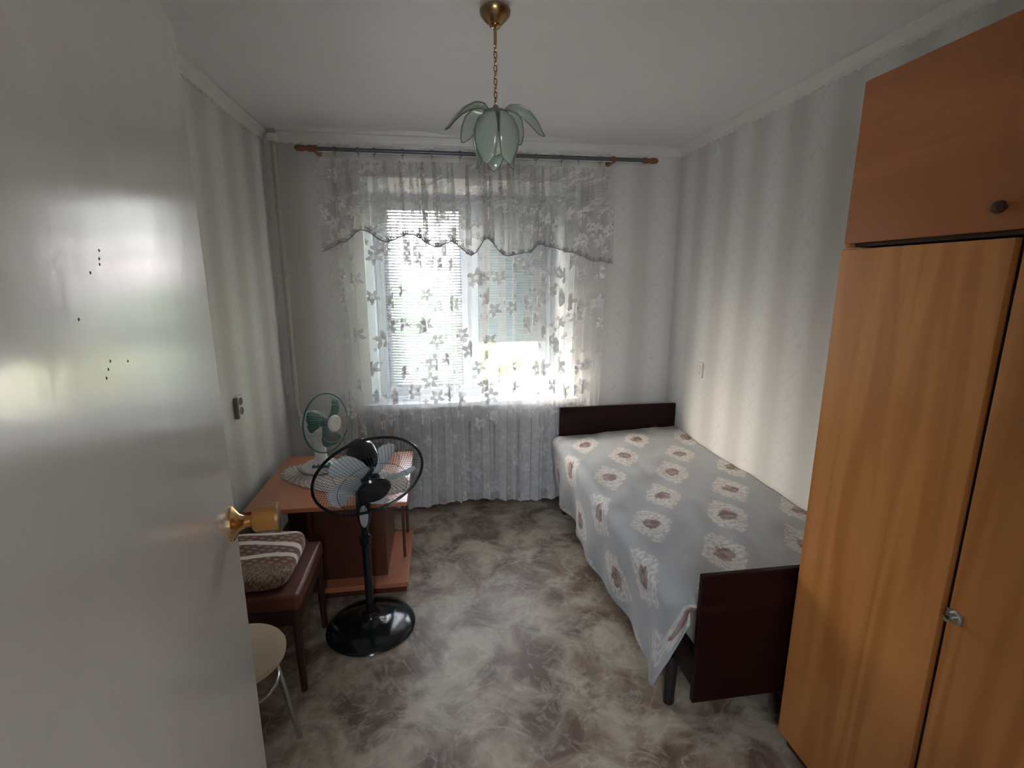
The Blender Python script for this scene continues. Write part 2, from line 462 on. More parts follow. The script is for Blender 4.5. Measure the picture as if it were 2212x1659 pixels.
w2 = struct(thing('fill_window', '', None, (.35, -1.25, FILL_WIN[2])))  # hall window added to brighten the room from behind, never in view
f2 = MB(); x0, x1, z0, z1 = FILL_WIN
f2.box(x0, x1, -1.28, -1.22, z0, z0 + .05).box(x0, x1, -1.28, -1.22, z1 - .05, z1).box(x0, x0 + .05, -1.28, -1.22, z0 + .05, z1 - .05).box(x1 - .05, x1, -1.28, -1.22, z0 + .05, z1 - .05)
f2.build('window_frame', M_pvc, w2, world=True)
B(x0 + .05, x1 - .05, -1.255, -1.249, z0 + .05, z1 - .05).build('pane', M_glass, w2, world=True)

# horizontal blinds, one per sash
def blind(label, x0, x1, z0, z1, tilt, mat, n, chain):
    y = YF - .042
    t = thing('window_blind', label, 'blind', ((x0 + x1) / 2, y, z0), 'slatted blinds on the window sashes')
    B(x0, x1, y - .016, y + .016, z1, z1 + .026).build('head_rail', M_pvc, t, bevel=.003, world=True)
    B(x0, x1, y - .010, y + .010, z0 - .010, z0).build('bottom_rail', M_rail, t, bevel=.003, world=True)
    s = MB(); w = .0125; c = .0022
    for q in range(7):
        a = -w + 2 * w * q / 6
        for xx in (x0 + .002, x1 - .002): s.v.append((xx - (x0 + x1) / 2, a, c * (1 - (a / w) ** 2)))
    for q in range(6): s.f.append((2 * q, 2 * q + 1, 2 * q + 3, 2 * q + 2))
    first = None
    for k in range(n):
        zz = .006 + (z1 - z0 - .012) * k / (n - 1)
        if first is None:
            first = s.build('slat', mat, t, smooth=True, solid=.0005); o = first
        else:
            o = first.copy(); col.objects.link(o); o.parent = t
        o.location = (0, 0, zz); o.rotation_euler = (tilt, 0, 0)
    for f in (.10, .50, .90):
        xx = x0 + (x1 - x0) * f
        MB().tube([(xx, y - .013, z0), (xx, y - .013, z1)], .0009, 5).build('ladder_cord', M_pvc, t, world=True)
    for cx, ztop, zbot in chain:
        m = MB()
        k = 0; zz = ztop
        while zz > zbot:
            M = Matrix.Translation((cx, y - .022, zz))
            m.lathe([(0, -.0026), (.0022, -.0013), (.0022, .0013), (0, .0026)], 6, M); zz -= .0115
        m.tube([(cx, y - .022, ztop), (cx, y - .022, zbot)], .0006, 4)
        m.build('bead_chain', M_white, t, world=True)
blind('open slatted white blind over the bright sash nearest the fans', -.352, .180, .868, 2.085, math.radians(29), M_slat, 62, [])
blind('closed grey slatted blind stopping short of the sash bottom', .292, .792, 1.178, 2.120, math.radians(74), M_slat_closed, 50, [(.675, 2.11, 1.50), (.372, 2.11, 1.63)])

# ------------------------------------------------------------------ what lies outside
M_grass = plain('yard_grass', (0.28, 0.27, 0.22), 0.9, var=0.3, scale=0.6)
M_leaf = plain('tree_leaves', (0.17, 0.21, 0.11), 0.8, var=0.4, scale=1.5)
M_leaf2 = plain('sunlit_yellow_leaves', (0.40, 0.44, 0.12), 0.8, var=0.3, scale=1.5)
M_leaf3 = plain('fresh_green_leaves', (0.10, 0.20, 0.07), 0.8, var=0.4, scale=1.5)
M_bark = plain('bark', (0.12, 0.09, 0.07), 0.9)
M_house = plain('pale_house_wall', (0.75, 0.68, 0.64), 0.8)
M_pane = plain('dark_house_pane', (0.10, 0.13, 0.16), 0.2)
g = struct(B(-40, 40, 4.2, 90, -3.4, -3.3).build('ground', M_grass))
def tree(label, x, y, h, r, mat):
    t = thing('tree', label, 'tree', (x, y, -3.3), 'trees in the yard outside the window')
    MB().tube([(0, 0, 0), (.1, 0, h * .3), (0, .1, h * .65)], [.22, .17, .08], 8).build('trunk', M_bark, t, smooth=True)
    m = MB()
    for k in range(26):
        a = random.random() * 2 * PI; b = random.random() ** .5
        c = Vector((math.cos(a) * r * b * .7, math.sin(a) * r * b * .7, h * (.45 + .5 * random.random()) * (1 - .15 * b)))
        q = r * random.uniform(.32, .5)
        def fn(u, v):
            p, s_ = 2 * PI * u, PI * v
            d = Vector((math.sin(s_) * math.cos(p), math.sin(s_) * math.sin(p), math.cos(s_)))
            return tuple(c + d * q * (1 + .25 * vn(d.x * 3 + k, d.y * 3, d.z * 3)))
        m.grid(fn, 14, 9)
    m.uvs = None
    m.build('crown', mat, t, smooth=True)
tree('green tree seen through the open blind beyond the yard', -0.6, 17, 4.5, 2.6, M_leaf3)
tree('yellow-green tree visible below the closed blind', 1.72, 14, 3.6, 1.0, M_leaf2)
tree('darker green tree outside, left of the others', -6.5, 22, 6.0, 3.0, M_leaf)
tree('unseen tall tree added right of the window to block light', 6.2, 9.6, 10.5, 3.6, M_leaf)  # out of view, added to keep light off the left wall
hs = thing('house', 'pale house across the yard, seen through the window', 'building', (1, 46, -3.3))
B(-10, 12, 0, 8, 0, 5.4).build('wall', M_house, hs)
MB().add([(-10.4, -.4, 5.4), (12.4, -.4, 5.4), (12.4, 8.4, 5.4), (-10.4, 8.4, 5.4), (-10.4, 4, 7.2), (12.4, 4, 7.2)], [(0, 1, 5, 4), (2, 3, 4, 5), (0, 4, 3), (1, 2, 5), (0, 3, 2, 1)]).build('roof', plain('roof_tin', (.45, .40, .40), .6), hs)
for k in range(6):
    f = B(-8.6 + 3.5 * k, -7.2 + 3.5 * k, -.05, .05, 1.6, 3.4).build('window', M_reveal, hs)
    B(-8.5 + 3.5 * k, -7.3 + 3.5 * k, -.07, -.052, 1.7, 3.3).build('pane', M_pane, f)

# ------------------------------------------------------------------ lace curtain
CX0, CX1, CZ1 = -.655, 1.115, 2.335
def pleat_rows(seed, n, wlo, whi):
    """a gathered cloth: flat stretches joined by pleats where it doubles back on itself"""
    r = random.Random(seed); w = [r.uniform(.4, 1.6) for _ in range(n)]; t = sum(w); w = [q / t for q in w]
    pw = [r.uniform(wlo, whi) for _ in range(n)]; ph = [r.uniform(0, 6.28) for _ in range(n)]
    def row(z, x0, x1):
        """list of (x, y, s) along the cloth at height z"""
        out = []; x = 0.0; s_ = 0.0
        k = .40 + .60 * sm(2.33, 2.05, z)
        for i in range(n):
            p_ = pw[i] * k * (1 + .30 * math.sin(ph[i] + z * 1.7)); f = w[i] * (x1 - x0) + p_
            d = .010 + .004 * math.sin(ph[i] * 3)
            for q, (fx, fy) in enumerate(((0, 0), (.25, .002), (.5, .003), (.8, -.001), (.95, -.004), (1.0, -.0065))):
                out.append((x + f * fx, fy, s_ + f * fx))
            x += f; s_ += f
            for fx, fy in ((.08, -.0085), (.5, -.003), (.92, .0075)):
                out.append((x - p_ * fx, fy, s_ + p_ * fx))
            x -= p_; s_ += p_
            out.append((x, .0090, s_))
        L = x
        return [(x0 + (a / L) * (x1 - x0), b, c) for a, b, c in out]
    return row
def petals(m, u, v, cell, size, jitter, n=6.0, thr=0.0, seed=0.0):
    vo = m.node('ShaderNodeTexVoronoi', voronoi_dimensions='2D'); vo.feature = 'F1'
    vo.inputs['Scale'].default_value = 1.0 / cell; vo.inputs['Randomness'].default_value = jitter
    m.L.new(m.vec(u + seed, v + seed * 1.7, 0.0), vo.inputs['Vector'])
    sx = m.node('ShaderNodeSeparateXYZ'); m.L.new(vo.outputs['Position'], sx.inputs[0])
    dx = u + seed - Ex(m.nt, sx.outputs[0]); dy = v + seed * 1.7 - Ex(m.nt, sx.outputs[1])
    sc_ = m.node('ShaderNodeSeparateXYZ'); m.L.new(vo.outputs['Color'], sc_.inputs[0])
    rnd = Ex(m.nt, sc_.outputs[0])
    r = (dx * dx + dy * dy).pow(0.5); th = dy.atan2(dx)
    sz = (rnd * 0.5 + 0.75) * size
    edge = ((th * n + rnd * 6.28).sin() * 0.26 + (th * (n * 3.0)).sin() * 0.06 + 0.72) * sz
    petal = (edge - r).step(0.0, 0.006)
    hole = (r / sz).step(0.14, 0.30, (0.25, 1.0))
    on = rnd.step(thr - .01, thr + .01) if thr > 0 else None
    p_ = petal * hole
    return p_ * on if on is not None else p_
def lace_mat(name, fn, glow):
    """net ground lets most light by and scatters some forward; the woven motifs are dense thread"""
    m = Mat(name); u, v = m.uv()
    op, dense = fn(m, u, v)
    d = m.node('ShaderNodeBsdfDiffuse'); t = m.node('ShaderNodeBsdfTranslucent'); tr = m.node('ShaderNodeBsdfTransparent')
    d.inputs['Color'].default_value = (.88, .875, .87, 1); t.inputs['Color'].default_value = (.80, .785, .77, 1)
    f = dense * (-.75 * glow) + glow
    a = m.node('ShaderNodeMixShader'); m.L.new(f.s, a.inputs[0]); m.L.new(d.outputs[0], a.inputs[1]); m.L.new(t.outputs[0], a.inputs[2])
    b = m.node('ShaderNodeMixShader'); m.L.new(op.s, b.inputs[0]); m.L.new(tr.outputs[0], b.inputs[1]); m.L.new(a.outputs[0], b.inputs[2])
    m.L.new(b.outputs[0], m.out.inputs['Surface']); m.n.remove(m.bsdf)
    return m.m
def sheer(base_op, leaf_op):
    def op(m, u, v):
        p1 = petals(m, u, v, .200, .056, .80, 5.0, .20)
        p2 = petals(m, u, v, .150, .020, .95, 5.0, .55, 3.3)
        th = m.noise(m.vec(u, v), 38, 3)
        lowz = v.step(0.80, 0.45)                                   # denser lace weave near the foot
        lace = m.noise(m.vec(u, v), 22, 4, .6).step(.42, .62)
        p = p1.max(p2) * (lowz * -0.75 + 1.0)
        return (p * (leaf_op - base_op) + (th * 0.10 + base_op - 0.05) + lowz * lace * 0.10 + lowz * 0.18).min(0.97), p
    return op
def valop(m, u, v):
    p1 = petals(m, u, v, .100, .043, .85, 5.0, .20)
    p2 = petals(m, u, v, .055, .018, .95, 5.0, .30, 5.1)
    up = v.step(2.16, 2.04, (0.0, 1.0))                              # motifs crowd the lower part
    th = m.noise(m.vec(u, v), 40, 3)
    p = p1.max(p2) * (up * .88 + .12)
    return (p * 0.55 + 0.20 + up * .08 + th * 0.08).min(0.96), p
M_sheer = lace_mat('lace_curtain_cloth', sheer(.24, .90), .13)
M_val = lace_mat('lace_valance_cloth', valop, .30)
ct = thing('lace_curtain', 'white sheer lace curtain with leaf motifs and a scalloped valance', 'curtain', ((CX0 + CX1) / 2, 3.345, 0.01))
def cz_low(x): return .018 + .018 * abs(math.sin(x * PI / .115)) ** .8 + .012 * math.sin(7 * x) + .004 * abs(math.sin(x * PI / .029))
VH = ((-.72, 1.775), (-.552, 1.835), (-.45, 1.915), (-.314, 1.843), (-.155, 1.893), (.02, 1.815), (.10, 1.85), (.242, 1.766), (.328, 1.872), (.448, 1.764), (.611, 1.784), (.694, 1.842), (.756, 1.823), (.883, 1.794), (1.076, 1.738), (1.16, 1.73))
def vz_low(x):
    for (a, za), (b, zb) in zip(VH, VH[1:]):
        if x <= b:
            return za + (zb - za) * sm(a, b, x) + .007 * abs(math.sin(x * PI / .033))
    return VH[-1][1]
def hang(y0, rowfn, x0, x1, low, top, nv, flare):
    m = MB(); uvs = []; n = 0
    for j_ in range(nv + 1):
        v = j_ / nv
        zn = .03 + (top - .03) * v if low is cz_low else 1.8 + (top - 1.8) * v
        r = rowfn(zn, x0, x1); n = len(r)
        for (x, dy, s_) in r:
            zb = low(x); z = zb + (top - zb) * v
            m.v.append((x + flare * (1 - v) * math.sin(4 * x + 1) + .006 * math.sin(9 * x + 2.2 * z), y0 + dy * (1.25 - .35 * v) + .010 * math.sin(6.5 * x + 1.1 * z), z)); uvs.append((s_, z))
    for j_ in range(nv):
        for i_ in range(n - 1):
            a = j_ * n + i_; m.f.append((a, a + 1, a + n + 1, a + n))
    m.uvs = uvs; m.n = n
    return m
pm = hang(3.352, pleat_rows(11, 30, .018, .055), CX0, CX1, cz_low, CZ1, 48, .015)
pm.build('panel', M_sheer, ct, smooth=True, world=True)
vm = hang(3.312, pleat_rows(5, 24, .014, .045), CX0 - .03, CX1 + .02, vz_low, CZ1 - .004, 26, .0)
vm.build('valance', M_val, ct, smooth=True, world=True)
# corded edge of the valance with little scrolls
hm = MB(); pts = [Vector(q) + Vector((0, -.002, .002)) for q in vm.v[:vm.n]]
hm.tube(pts, .0036, 5)
acc = 0.0
for a, b in zip(pts, pts[1:]):
    acc += (b - a).length
    if acc > .030:
        acc = 0.0; q = b + Vector((0, -.002, .013))
        hm.tube([q + Vector((math.cos(t) * .011 * (1 - t / 14), 0, math.sin(t) * .011 * (1 - t / 14))) for t in [k * .45 for k in range(18)]], .0022, 4)
hm.uvs = None
hm.build('valance_cord', plain('lace_cord', (.30, .30, .32), .8), ct, smooth=True, world=True)

# curtain rod, its wooden ends, and the rings
RY, RZ = 3.325, 2.385
rod = thing('curtain_rod', 'dark grey curtain rod with red-brown ends above the window', 'curtain rod', (.36, RY, RZ))
MB().tube([(-.70, RY, RZ - .002), (1.37, RY, RZ + .002)], .0125, 14).build('rod', M_rodm, rod, smooth=True, world=True)
B(-.70, 1.37, RY - .004, RY + .004, RZ - .0165, RZ - .0125).build('track', M_white, rod, world=True)
for s_, x0 in ((-1, -.69), (1, 1.17)):
    MB().box(x0 - .012, x0 + .012, RY - .012, YB - .001, RZ - .02, RZ + .012).lathe([(.0, -.014), (.019, -.012), (.019, .012), (0, .014)], 16, frame_mat((x0, RY, RZ), (1, 0, 0))).build('bracket', M_rodwood, rod, bevel=.002, world=True)
    MB().lathe([(.0125, 0), (.019, .005), (.019, .03), (.013, .04), (.020, .075), (.016, .10), (0, .115)], 16, frame_mat((-.70 if s_ < 0 else 1.37, RY, RZ), (s_, 0, 0))).build('finial', M_rodwood, rod, smooth=True, world=True)
rp = None
for i, x in enumerate((-.581, -.443, -.350, -.181, -.001, .171, .330, .492, .654, .823, .937, 1.08)):
    loc = (x, RY, RZ)
    if rp is None:
        rp = thing('curtain_ring', 'small dark ring hooked over the curtain rod', 'ring', loc, 'rings along the curtain rod'); t = rp
        a = MB().tube([(0, .018 * math.cos(k * PI / 10), .018 * math.sin(k * PI / 10) - .003) for k in range(20)], .0022, 6, True).build('loop', M_rodm, t, smooth=True)
        b = MB().tube([(0, 0, -.021), (0, -.004, -.028), (0, .003, -.036), (0, -.002, -.043)], .0016, 5).build('hook', M_rodm, t, smooth=True)
        parts = (a, b)
    else:
        t = rp.copy(); col.objects.link(t); t.location = loc
        for q in parts:
            c = q.copy(); col.objects.link(c); c.parent = t
    t.rotation_euler = (0, 0, (.9, -.6, 1.1, .7, -.9, .8, .5, -.7, 1.0, .6, -.8, .9)[i])
    t['label'] = 'dark curtain ring, %s' % ('first', 'second', 'third', 'fourth', 'fifth', 'sixth', 'seventh', 'eighth', 'ninth', 'tenth', 'eleventh', 'twelfth')[i] + ' along the rod from the pipe corner'

# ------------------------------------------------------------------ heating
pp = thing('heating_pipe', 'beige heating pipe running down the corner by the window', 'pipe', (-.945, 3.385, .55))
pth = [(-.945, 3.385, H - .002), (-.945, 3.385, 1.6), (-.945, 3.385, .80), (-.943, 3.385, .74), (-.930, 3.387, .69), (-.90, 3.390, .662), (-.86, 3.392, .655), (-.50, 3.392, .650)]
MB().tube(pth, .0165, 14).build('pipe_run', M_pipe, pp, smooth=True, world=True)
MB().lathe([(.030, 0), (.030, .04), (.020, .045), (.0168, .045)], 18, frame_mat((-.945, 3.385, H - .0705), (0, 0, 1))).build('ceiling_sleeve', M_trim, pp, smooth=True, world=True)
rd = thing('radiator', 'grey ribbed radiator under the window sill behind the curtain', 'radiator', (.16, 3.41, .10))
sec = None
for i in range(15):
    x = -.50 + .088 * i
    if sec is None:
        s_ = MB(); s_.box(-.030, .030, -.026, -.014, .03, .54).box(-.012, .012, -.026, .026, .0, .57).box(-.030, .030, .014, .024, .03, .54)
        sec = s_.build('radiator_section', M_rad, rd, bevel=.006); o = sec
    else:
        o = sec.copy(); col.objects.link(o); o.parent = rd
    o.location = (x - .16 + .0, 0, 0)
MB().tube([(-.50, 3.41, .16), (.74, 3.41, .16)], .015, 10).tube([(-.50, 3.41, .60), (.74, 3.41, .60)], .015, 10).build('header_pipe', M_rad, rd, smooth=True, world=True)
for x in (-.40, .66): B(x - .015, x + .015, 3.40, 3.42, .0, .11).build('foot', M_rad, rd, world=True)

# ------------------------------------------------------------------ door
HX, HY, DA, DW = -.265, .222, math.radians(12.0), .86
e = Vector((-math.sin(DA), math.cos(DA), 0)); nrm = Vector((math.cos(DA), math.sin(DA), 0))
dr = thing('door_1', '', None, (HX, HY, 0)); dr['kind'] = 'structure'; dr.rotation_euler = (0, 0, DA)
# local: +Y runs along the leaf, +X is the face towards the room's centre
B(-.04, 0, 0, DW, .012, 2.055).build('door_leaf', M_door, dr, bevel=.004)
B(-.0395, -.0005, DW + .0002, DW + .0016, 1.02, 1.20).build('latch_plate', M_brass, dr, bevel=.0004)
kn = MB().lathe([(.036, 0), (.036, .004), (.030, .008), (.018, .016), (.013, .026)], 28, frame_mat((0, DW - .052, 1.125), (1, 0, 0)))
kno = kn.build('knob_rosette', M_brass, dr, smooth=True)
MB().lathe([(.012, .022), (.012, .036), (.016, .038), (.023, .042), (.026, .048), (.0265, .078), (.030, .086)], 28, frame_mat((0, DW - .052, 1.125), (1, 0, 0))).build('knob', M_amber, kno, smooth=True)
MB().lathe([(.0305, .084), (.031, .089), (.026, .091), (0, .091)], 28, frame_mat((0, DW - .052, 1.125), (1, 0, 0))).build('knob_end', M_brass, kno, smooth=True)
for a, z in ((.4, 1.66),):
    pass
def on_door(px, py):
    f = 1067.344; yaw, pit = .1494, .2084
    fw = Vector((math.sin(yaw) * math.cos(pit), math.cos(yaw) * math.cos(pit), -math.sin(pit))); rt = Vector((math.cos(yaw), -math.sin(yaw), 0)); up = rt.cross(fw)
    d = fw * f + rt * (px - 1106) - up * (py - 829.5)
    P0 = Vector((HX, HY, 0)); O = Vector((0, 0, 1.6175))
    t = (P0 - O).dot(nrm) / d.dot(nrm); q = O + d * t - P0
    return q.dot(e), q.z
for px, py in ((214, 541), (214, 559), (215, 571), (238, 780), (276, 780), (234, 798), (230, 817), (170, 690), (195, 589)):
    s_, z = on_door(px, py)
    MB().lathe([(.0017, 0), (.0012, .0005), (0, .0006)], 8, frame_mat((0, s_, z), (1, 0, 0))).build('nail_hole', M_dot, dr)

# ------------------------------------------------------------------ wardrobe
wd = thing('wardrobe', 'tall orange-brown veneered wardrobe with two doors at the foot of the bed', 'wardrobe', (1.42, .86, 0))
WXF = 1.1515
B(WXF + .022, XR - .002, .42, 1.305, .05, 1.702).build('carcass', M_wdark, wd, world=True)
B(WXF + .002, XR - .002, 1.292, 1.306, .05, 1.704).build('side_panel', M_wardrobe, wd, bevel=.002, world=True)
d1 = B(WXF, WXF + .02, .868, 1.3075, .055, 1.700).build('door', M_wardrobe, wd, bevel=.002, world=True)
d2 = B(WXF, WXF + .02, .42, .850, .055, 1.700).build('door', M_wardrobe, wd, bevel=.002, world=True)
B(WXF + .03, XR - .01, .44, 1.29, 0, .05).build('plinth', M_wdark, wd, world=True)
MB().lathe([(.016, 0), (.016, .003), (.010, .006), (0, .006)], 20, frame_mat((WXF, .832, .862), (-1, 0, 0))).box(WXF - .004, WXF, .816, .852, .850, .876).build('lock_plate', M_chrome, d2, world=True)
MB().lathe([(.003, 0), (.003, .012), (.007, .014), (.008, .020), (0, .021)], 12, frame_mat((WXF - .006, .832, .862), (-1, 0, 0))).build('key', M_chrome, d2, world=True)
uc = thing('upper_cupboard', 'orange-brown cupboard stacked on top of the wardrobe', 'cupboard', (1.42, .86, 1.706))
B(WXF + .022, XR - .002, .42, 1.298, 1.7065, 2.132).build('carcass', M_wdark, uc, world=True)
B(WXF + .002, XR - .002, 1.286, 1.2995, 1.7065, 2.134).build('side_panel', M_cupboard, uc, bevel=.002, world=True)
B(WXF + .002, XR - .002, .42, 1.2995, 2.122, 2.136).build('top_board', M_cupboard, uc, bevel=.002, world=True)
c1 = B(WXF, WXF + .02, .855, 1.302, 1.716, 2.134).build('door', M_cupboard, uc, bevel=.002, world=True)
B(WXF, WXF + .02, .42, .850, 1.716, 2.134).build('door', M_cupboard, uc, bevel=.002, world=True)
MB().lathe([(.006, 0), (.006, .008), (.013, .012), (.012, .020), (0, .023)], 16, frame_mat((WXF, .898, 1.762), (-1, 0, 0))).build('knob', M_chairleg, c1, smooth=True, world=True)

# ------------------------------------------------------------------ bed
BX0 = .832
bed = thing('bed', 'single bed with dark mahogany head and foot boards along the wall', 'bed', (1.26, 2.33, 0))
B(BX0, XR - .004, 3.268, 3.292, .26, .738).build('headboard', M_mahog, bed, bevel=.004, world=True)
B(BX0, XR - .006, 1.338, 1.360, .178, .668).build('footboard', M_mahog, bed, bevel=.004, world=True)
B(BX0 + .012, BX0 + .034, 1.360, 3.268, .215, .345).build('side_rail', M_mahog, bed, bevel=.003, world=True)
B(XR - .036, XR - .014, 1.360, 3.268, .215, .345).build('side_rail', M_mahog, bed, bevel=.003, world=True)
B(BX0 + .034, XR - .036, 1.362, 3.266, .300, .325).build('bed_base', M_wdark, bed, world=True)
for x in (.850, 1.655):
    for y in (1.530, 3.135):
        MB().lathe([(.021, 0), (.026, .215)], 12, frame_mat((x, y, 0), (0, 0, 1))).build('leg', M_blackleg, bed, smooth=True, world=True)
M_matt = plain('mattress_ticking', (.55, .52, .48), .9)
tag(B(BX0 + .036, XR - .012, 1.366, 3.262, .326, .515).build('mattress', M_matt, bevel=.03, seg=3), 'thick mattress on the single bed under the coverlet', 'mattress')

def cover_mat():
    m = Mat('patterned_coverlet'); u, v = m.uv()
    nz = m.noise(m.vec(u, v), 55, 3, .6); nz2 = m.noise(m.vec(u + 4, v), 26, 4, .6)
    PX, PY = .366, .553
    def cell(du, dv):
        a = ((u / PX + du).frac() - 0.5) * PX; b = ((v / PY + dv).frac() - 0.5) * PY
        k = b * 0.18                                                 # the motif leans a little
        a = a + k
        fl_ = ((a / .050) * (a / .050) + (b / .056) * (b / .056)).pow(.5) + (nz - 0.5) * 0.9
        og = (a / .098).abs().pow(1.25) + (b / .165).abs().pow(1.25) + (nz2 - 0.5) * 0.9
        return fl_, og
    f1, o1 = cell(.0, .0); f2, o2 = cell(.5, .5)
    fl_ = f1.min(f2); og = o1.min(o2)
    ground = m.mix(nz2, (.275, .285, .292), (.325, .332, .335))
    cream = m.mix(nz.step(.35, .62), (.34, .325, .305), (.56, .53, .49))
    c = m.mix(og.step(1.02, .86) * .85, ground, cream)
    flower = m.mix(nz2.step(.38, .62), (.135, .088, .074), (.30, .215, .20))
    c = m.mix(fl_.step(.92, .76), c, flower)
    m.set(c, .75, **{'Specular_IOR_Level': .2, 'Sheen_Weight': .15})
    m.bump(nz, .15, .002)
    return m.m
M_cover = cover_mat()
CW = XR - .008 - .835                                # flat width on the mattress
def cover(u, v):
    y = 1.368 + (3.255 - 1.368) * v
    hem = .300 + .016 * math.sin(3.2 * v + .5) - .060 * sm(.80, 1.0, v)
    hem = .012 + (hem - .012) * min(1.0, v / .042 + .02)
    rr = .055; arc = rr * PI / 2
    tot = CW + arc + hem; s = u * tot
    top = .545 + .012 * vn(s * 3, v * 5, 1) + .006 * vn(s * 9, v * 14, 5)
    top += .022 * sm(.80, .97, v) * sm(.55, .05, s) - .016 * sm(.35, .85, s)
    cr = .009 * math.sin(24 * v + 11 * s + 4 * vn(s * 4, v * 5, 2)) * sm(.1, .7, s) * (.5 + .5 * vn(s * 3, v * 6, 9)) + .006 * vn(s * 14, v * 10, 3)
    if s < CW: x, z = XR - .008 - s, top + cr
    elif s < CW + arc:
        a = (s - CW) / rr; x = XR - .008 - CW - rr * math.sin(a); z = top + cr - rr * (1 - math.cos(a))
    else:
        d = s - CW - arc
        g = d / hem
        w = (.024 * math.sin(17 * v + 1.2 * math.sin(8 * v)) + .012 * math.sin(41 * v + 1)) * sm(0, .9, g)
        x = XR - .008 - CW - rr - w * .8 - .006 * g
        z = top + cr - rr - d
    if s > CW: x += .040 * sm(.05, 0, v) * sm(CW, CW + arc, s) - .02 * sm(.10, .04, v) * sm(.02, .05, v) * sm(CW + arc, tot, s)
    return (x, y, z)
cv = MB().grid(cover, 120, 170, lambda u, v: ((u * (CW + .086 + .30)) + .157, 1.368 + 1.887 * v + .003)).build('coverlet', M_cover, smooth=True, solid=.006)
tag(cv, 'grey-blue coverlet with brown flower medallions spread over the single bed', 'coverlet')

# ------------------------------------------------------------------ table
TX0, TX1, TY0, TY1, TZ = -.935, -.174, 2.305, 3.050, .55
tb = thing('side_table', 'low orange-brown wooden table holding the small white fan', 'table', (-.55, 2.68, 0))
B(TX0, TX1, TY0, TY1, TZ - .022, TZ).build('table_top', M_table, tb, bevel=.003, world=True)
B(-.640, -.190, 2.352, 2.90, .055, .082).build('bottom_shelf', M_table, tb, bevel=.003, world=True)
B(-.62, -.205, 2.395, 2.88, .0, .055).build('plinth', M_tabledark, tb, world=True)
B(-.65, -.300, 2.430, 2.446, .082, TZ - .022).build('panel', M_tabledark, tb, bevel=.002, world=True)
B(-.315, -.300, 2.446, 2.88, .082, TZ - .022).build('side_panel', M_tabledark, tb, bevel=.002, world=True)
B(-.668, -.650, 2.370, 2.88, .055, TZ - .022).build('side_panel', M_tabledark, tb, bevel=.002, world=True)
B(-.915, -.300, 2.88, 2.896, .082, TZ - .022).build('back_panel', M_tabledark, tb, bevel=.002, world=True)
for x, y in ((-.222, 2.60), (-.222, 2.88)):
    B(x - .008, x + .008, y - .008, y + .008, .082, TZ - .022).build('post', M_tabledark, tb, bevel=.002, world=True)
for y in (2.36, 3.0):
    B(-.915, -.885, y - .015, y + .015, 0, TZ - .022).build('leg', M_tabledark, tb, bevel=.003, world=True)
# lace runner
def lace_op(m, u, v):
    r = (u * u + v * v).pow(.5); th = v.atan2(u)
    net = ((r * 70.0).sin() * (th * 40.0).sin()).step(-.5, .1)
    core = r.step(.62, .56)
    return (net * .45 + .50).max(core * .97)
M_lace = cloth_mat('crochet_lace', lambda m, u, v: (.66, .58, .53), lace_op, .15)
RC = Vector((-.530, 2.655, TZ + .0012)); RA = math.radians(-29)
def runner(u, v):
    a = 2 * PI * u; sc_ = 1 + (.045 * abs(math.sin(a * 11)) if v > .95 else 0)
    p = (abs(math.cos(a)) ** 1.0 * math.copysign(1, math.cos(a)) * .398 * v * sc_, math.sin(a) * .180 * v * sc_)
    q = RC + Vector((p[0] * math.cos(RA) - p[1] * math.sin(RA), p[0] * math.sin(RA) + p[1] * math.cos(RA), .0006 + .0014 * abs(math.sin(a * 11)) * v))
    return (min(q.x, TX1 - .002), q.y, q.z)
ro = MB().grid(runner, 176, 16, lambda u, v: (v * math.cos(2 * PI * u), v * math.sin(2 * PI * u))).build('lace_runner', M_lace, smooth=True, solid=-.0012)
tag(ro, 'cream crocheted lace runner lying on the orange table top', 'doily')

# ------------------------------------------------------------------ fans
def guard(M, R, r_in, depth, n, r, ring_r=None):
    m = MB()
    for k in range(n):
        a = 2 * PI * k / n; ca, sa = math.cos(a), math.sin(a)
        a2 = a + .10
        pts = []
        for q in range(7):
            t = q / 6; rr = r_in + (R - r_in) * t; z = depth * (1 - t ** 2.6); an = a + .22 * t
            pts.append((rr * math.cos(an), rr * math.sin(an), z))
        m.tube(pts, r, 3)
    for t in ((.45,) if ring_r is None else ring_r):
        rr = r_in + (R - r_in) * t; z = depth * (1 - t ** 2.6)
        m.tube([(rr * math.cos(2 * PI * k / 40), rr * math.sin(2 * PI * k / 40), z) for k in range(40)], r * 1.3, 4, True)
    m.v = [tuple(M @ Vector(q)) for q in m.v]
    return m
def ring(M, R, r, z=0, n=64):
    return MB().tube([(R * math.cos(2 * PI * k / n), R * math.sin(2 * PI * k / n), z) for k in range(n)], r, 8, True, M)
def blade(M, phase, r0, r1, w0, w1, pitch, sweep):
    def fn(u, v):
        r = r0 + (r1 - r0) * v
        w = (w0 + (w1 - w0) * sm(0, .8, v)) * math.sqrt(max(.02, 1 - max(0, (v - .80) / .205) ** 2))
        an = phase + sweep * v
        c = (u - .5) * w
        x = r * math.cos(an) - c * math.sin(an); y = r * math.sin(an) + c * math.cos(an)
        z = c * math.tan(pitch) * (1 - .35 * v) + .006 * math.sin(PI * u)
        return tuple(M @ Vector((x, y, z)))
    return MB().grid(fn, 10, 16)
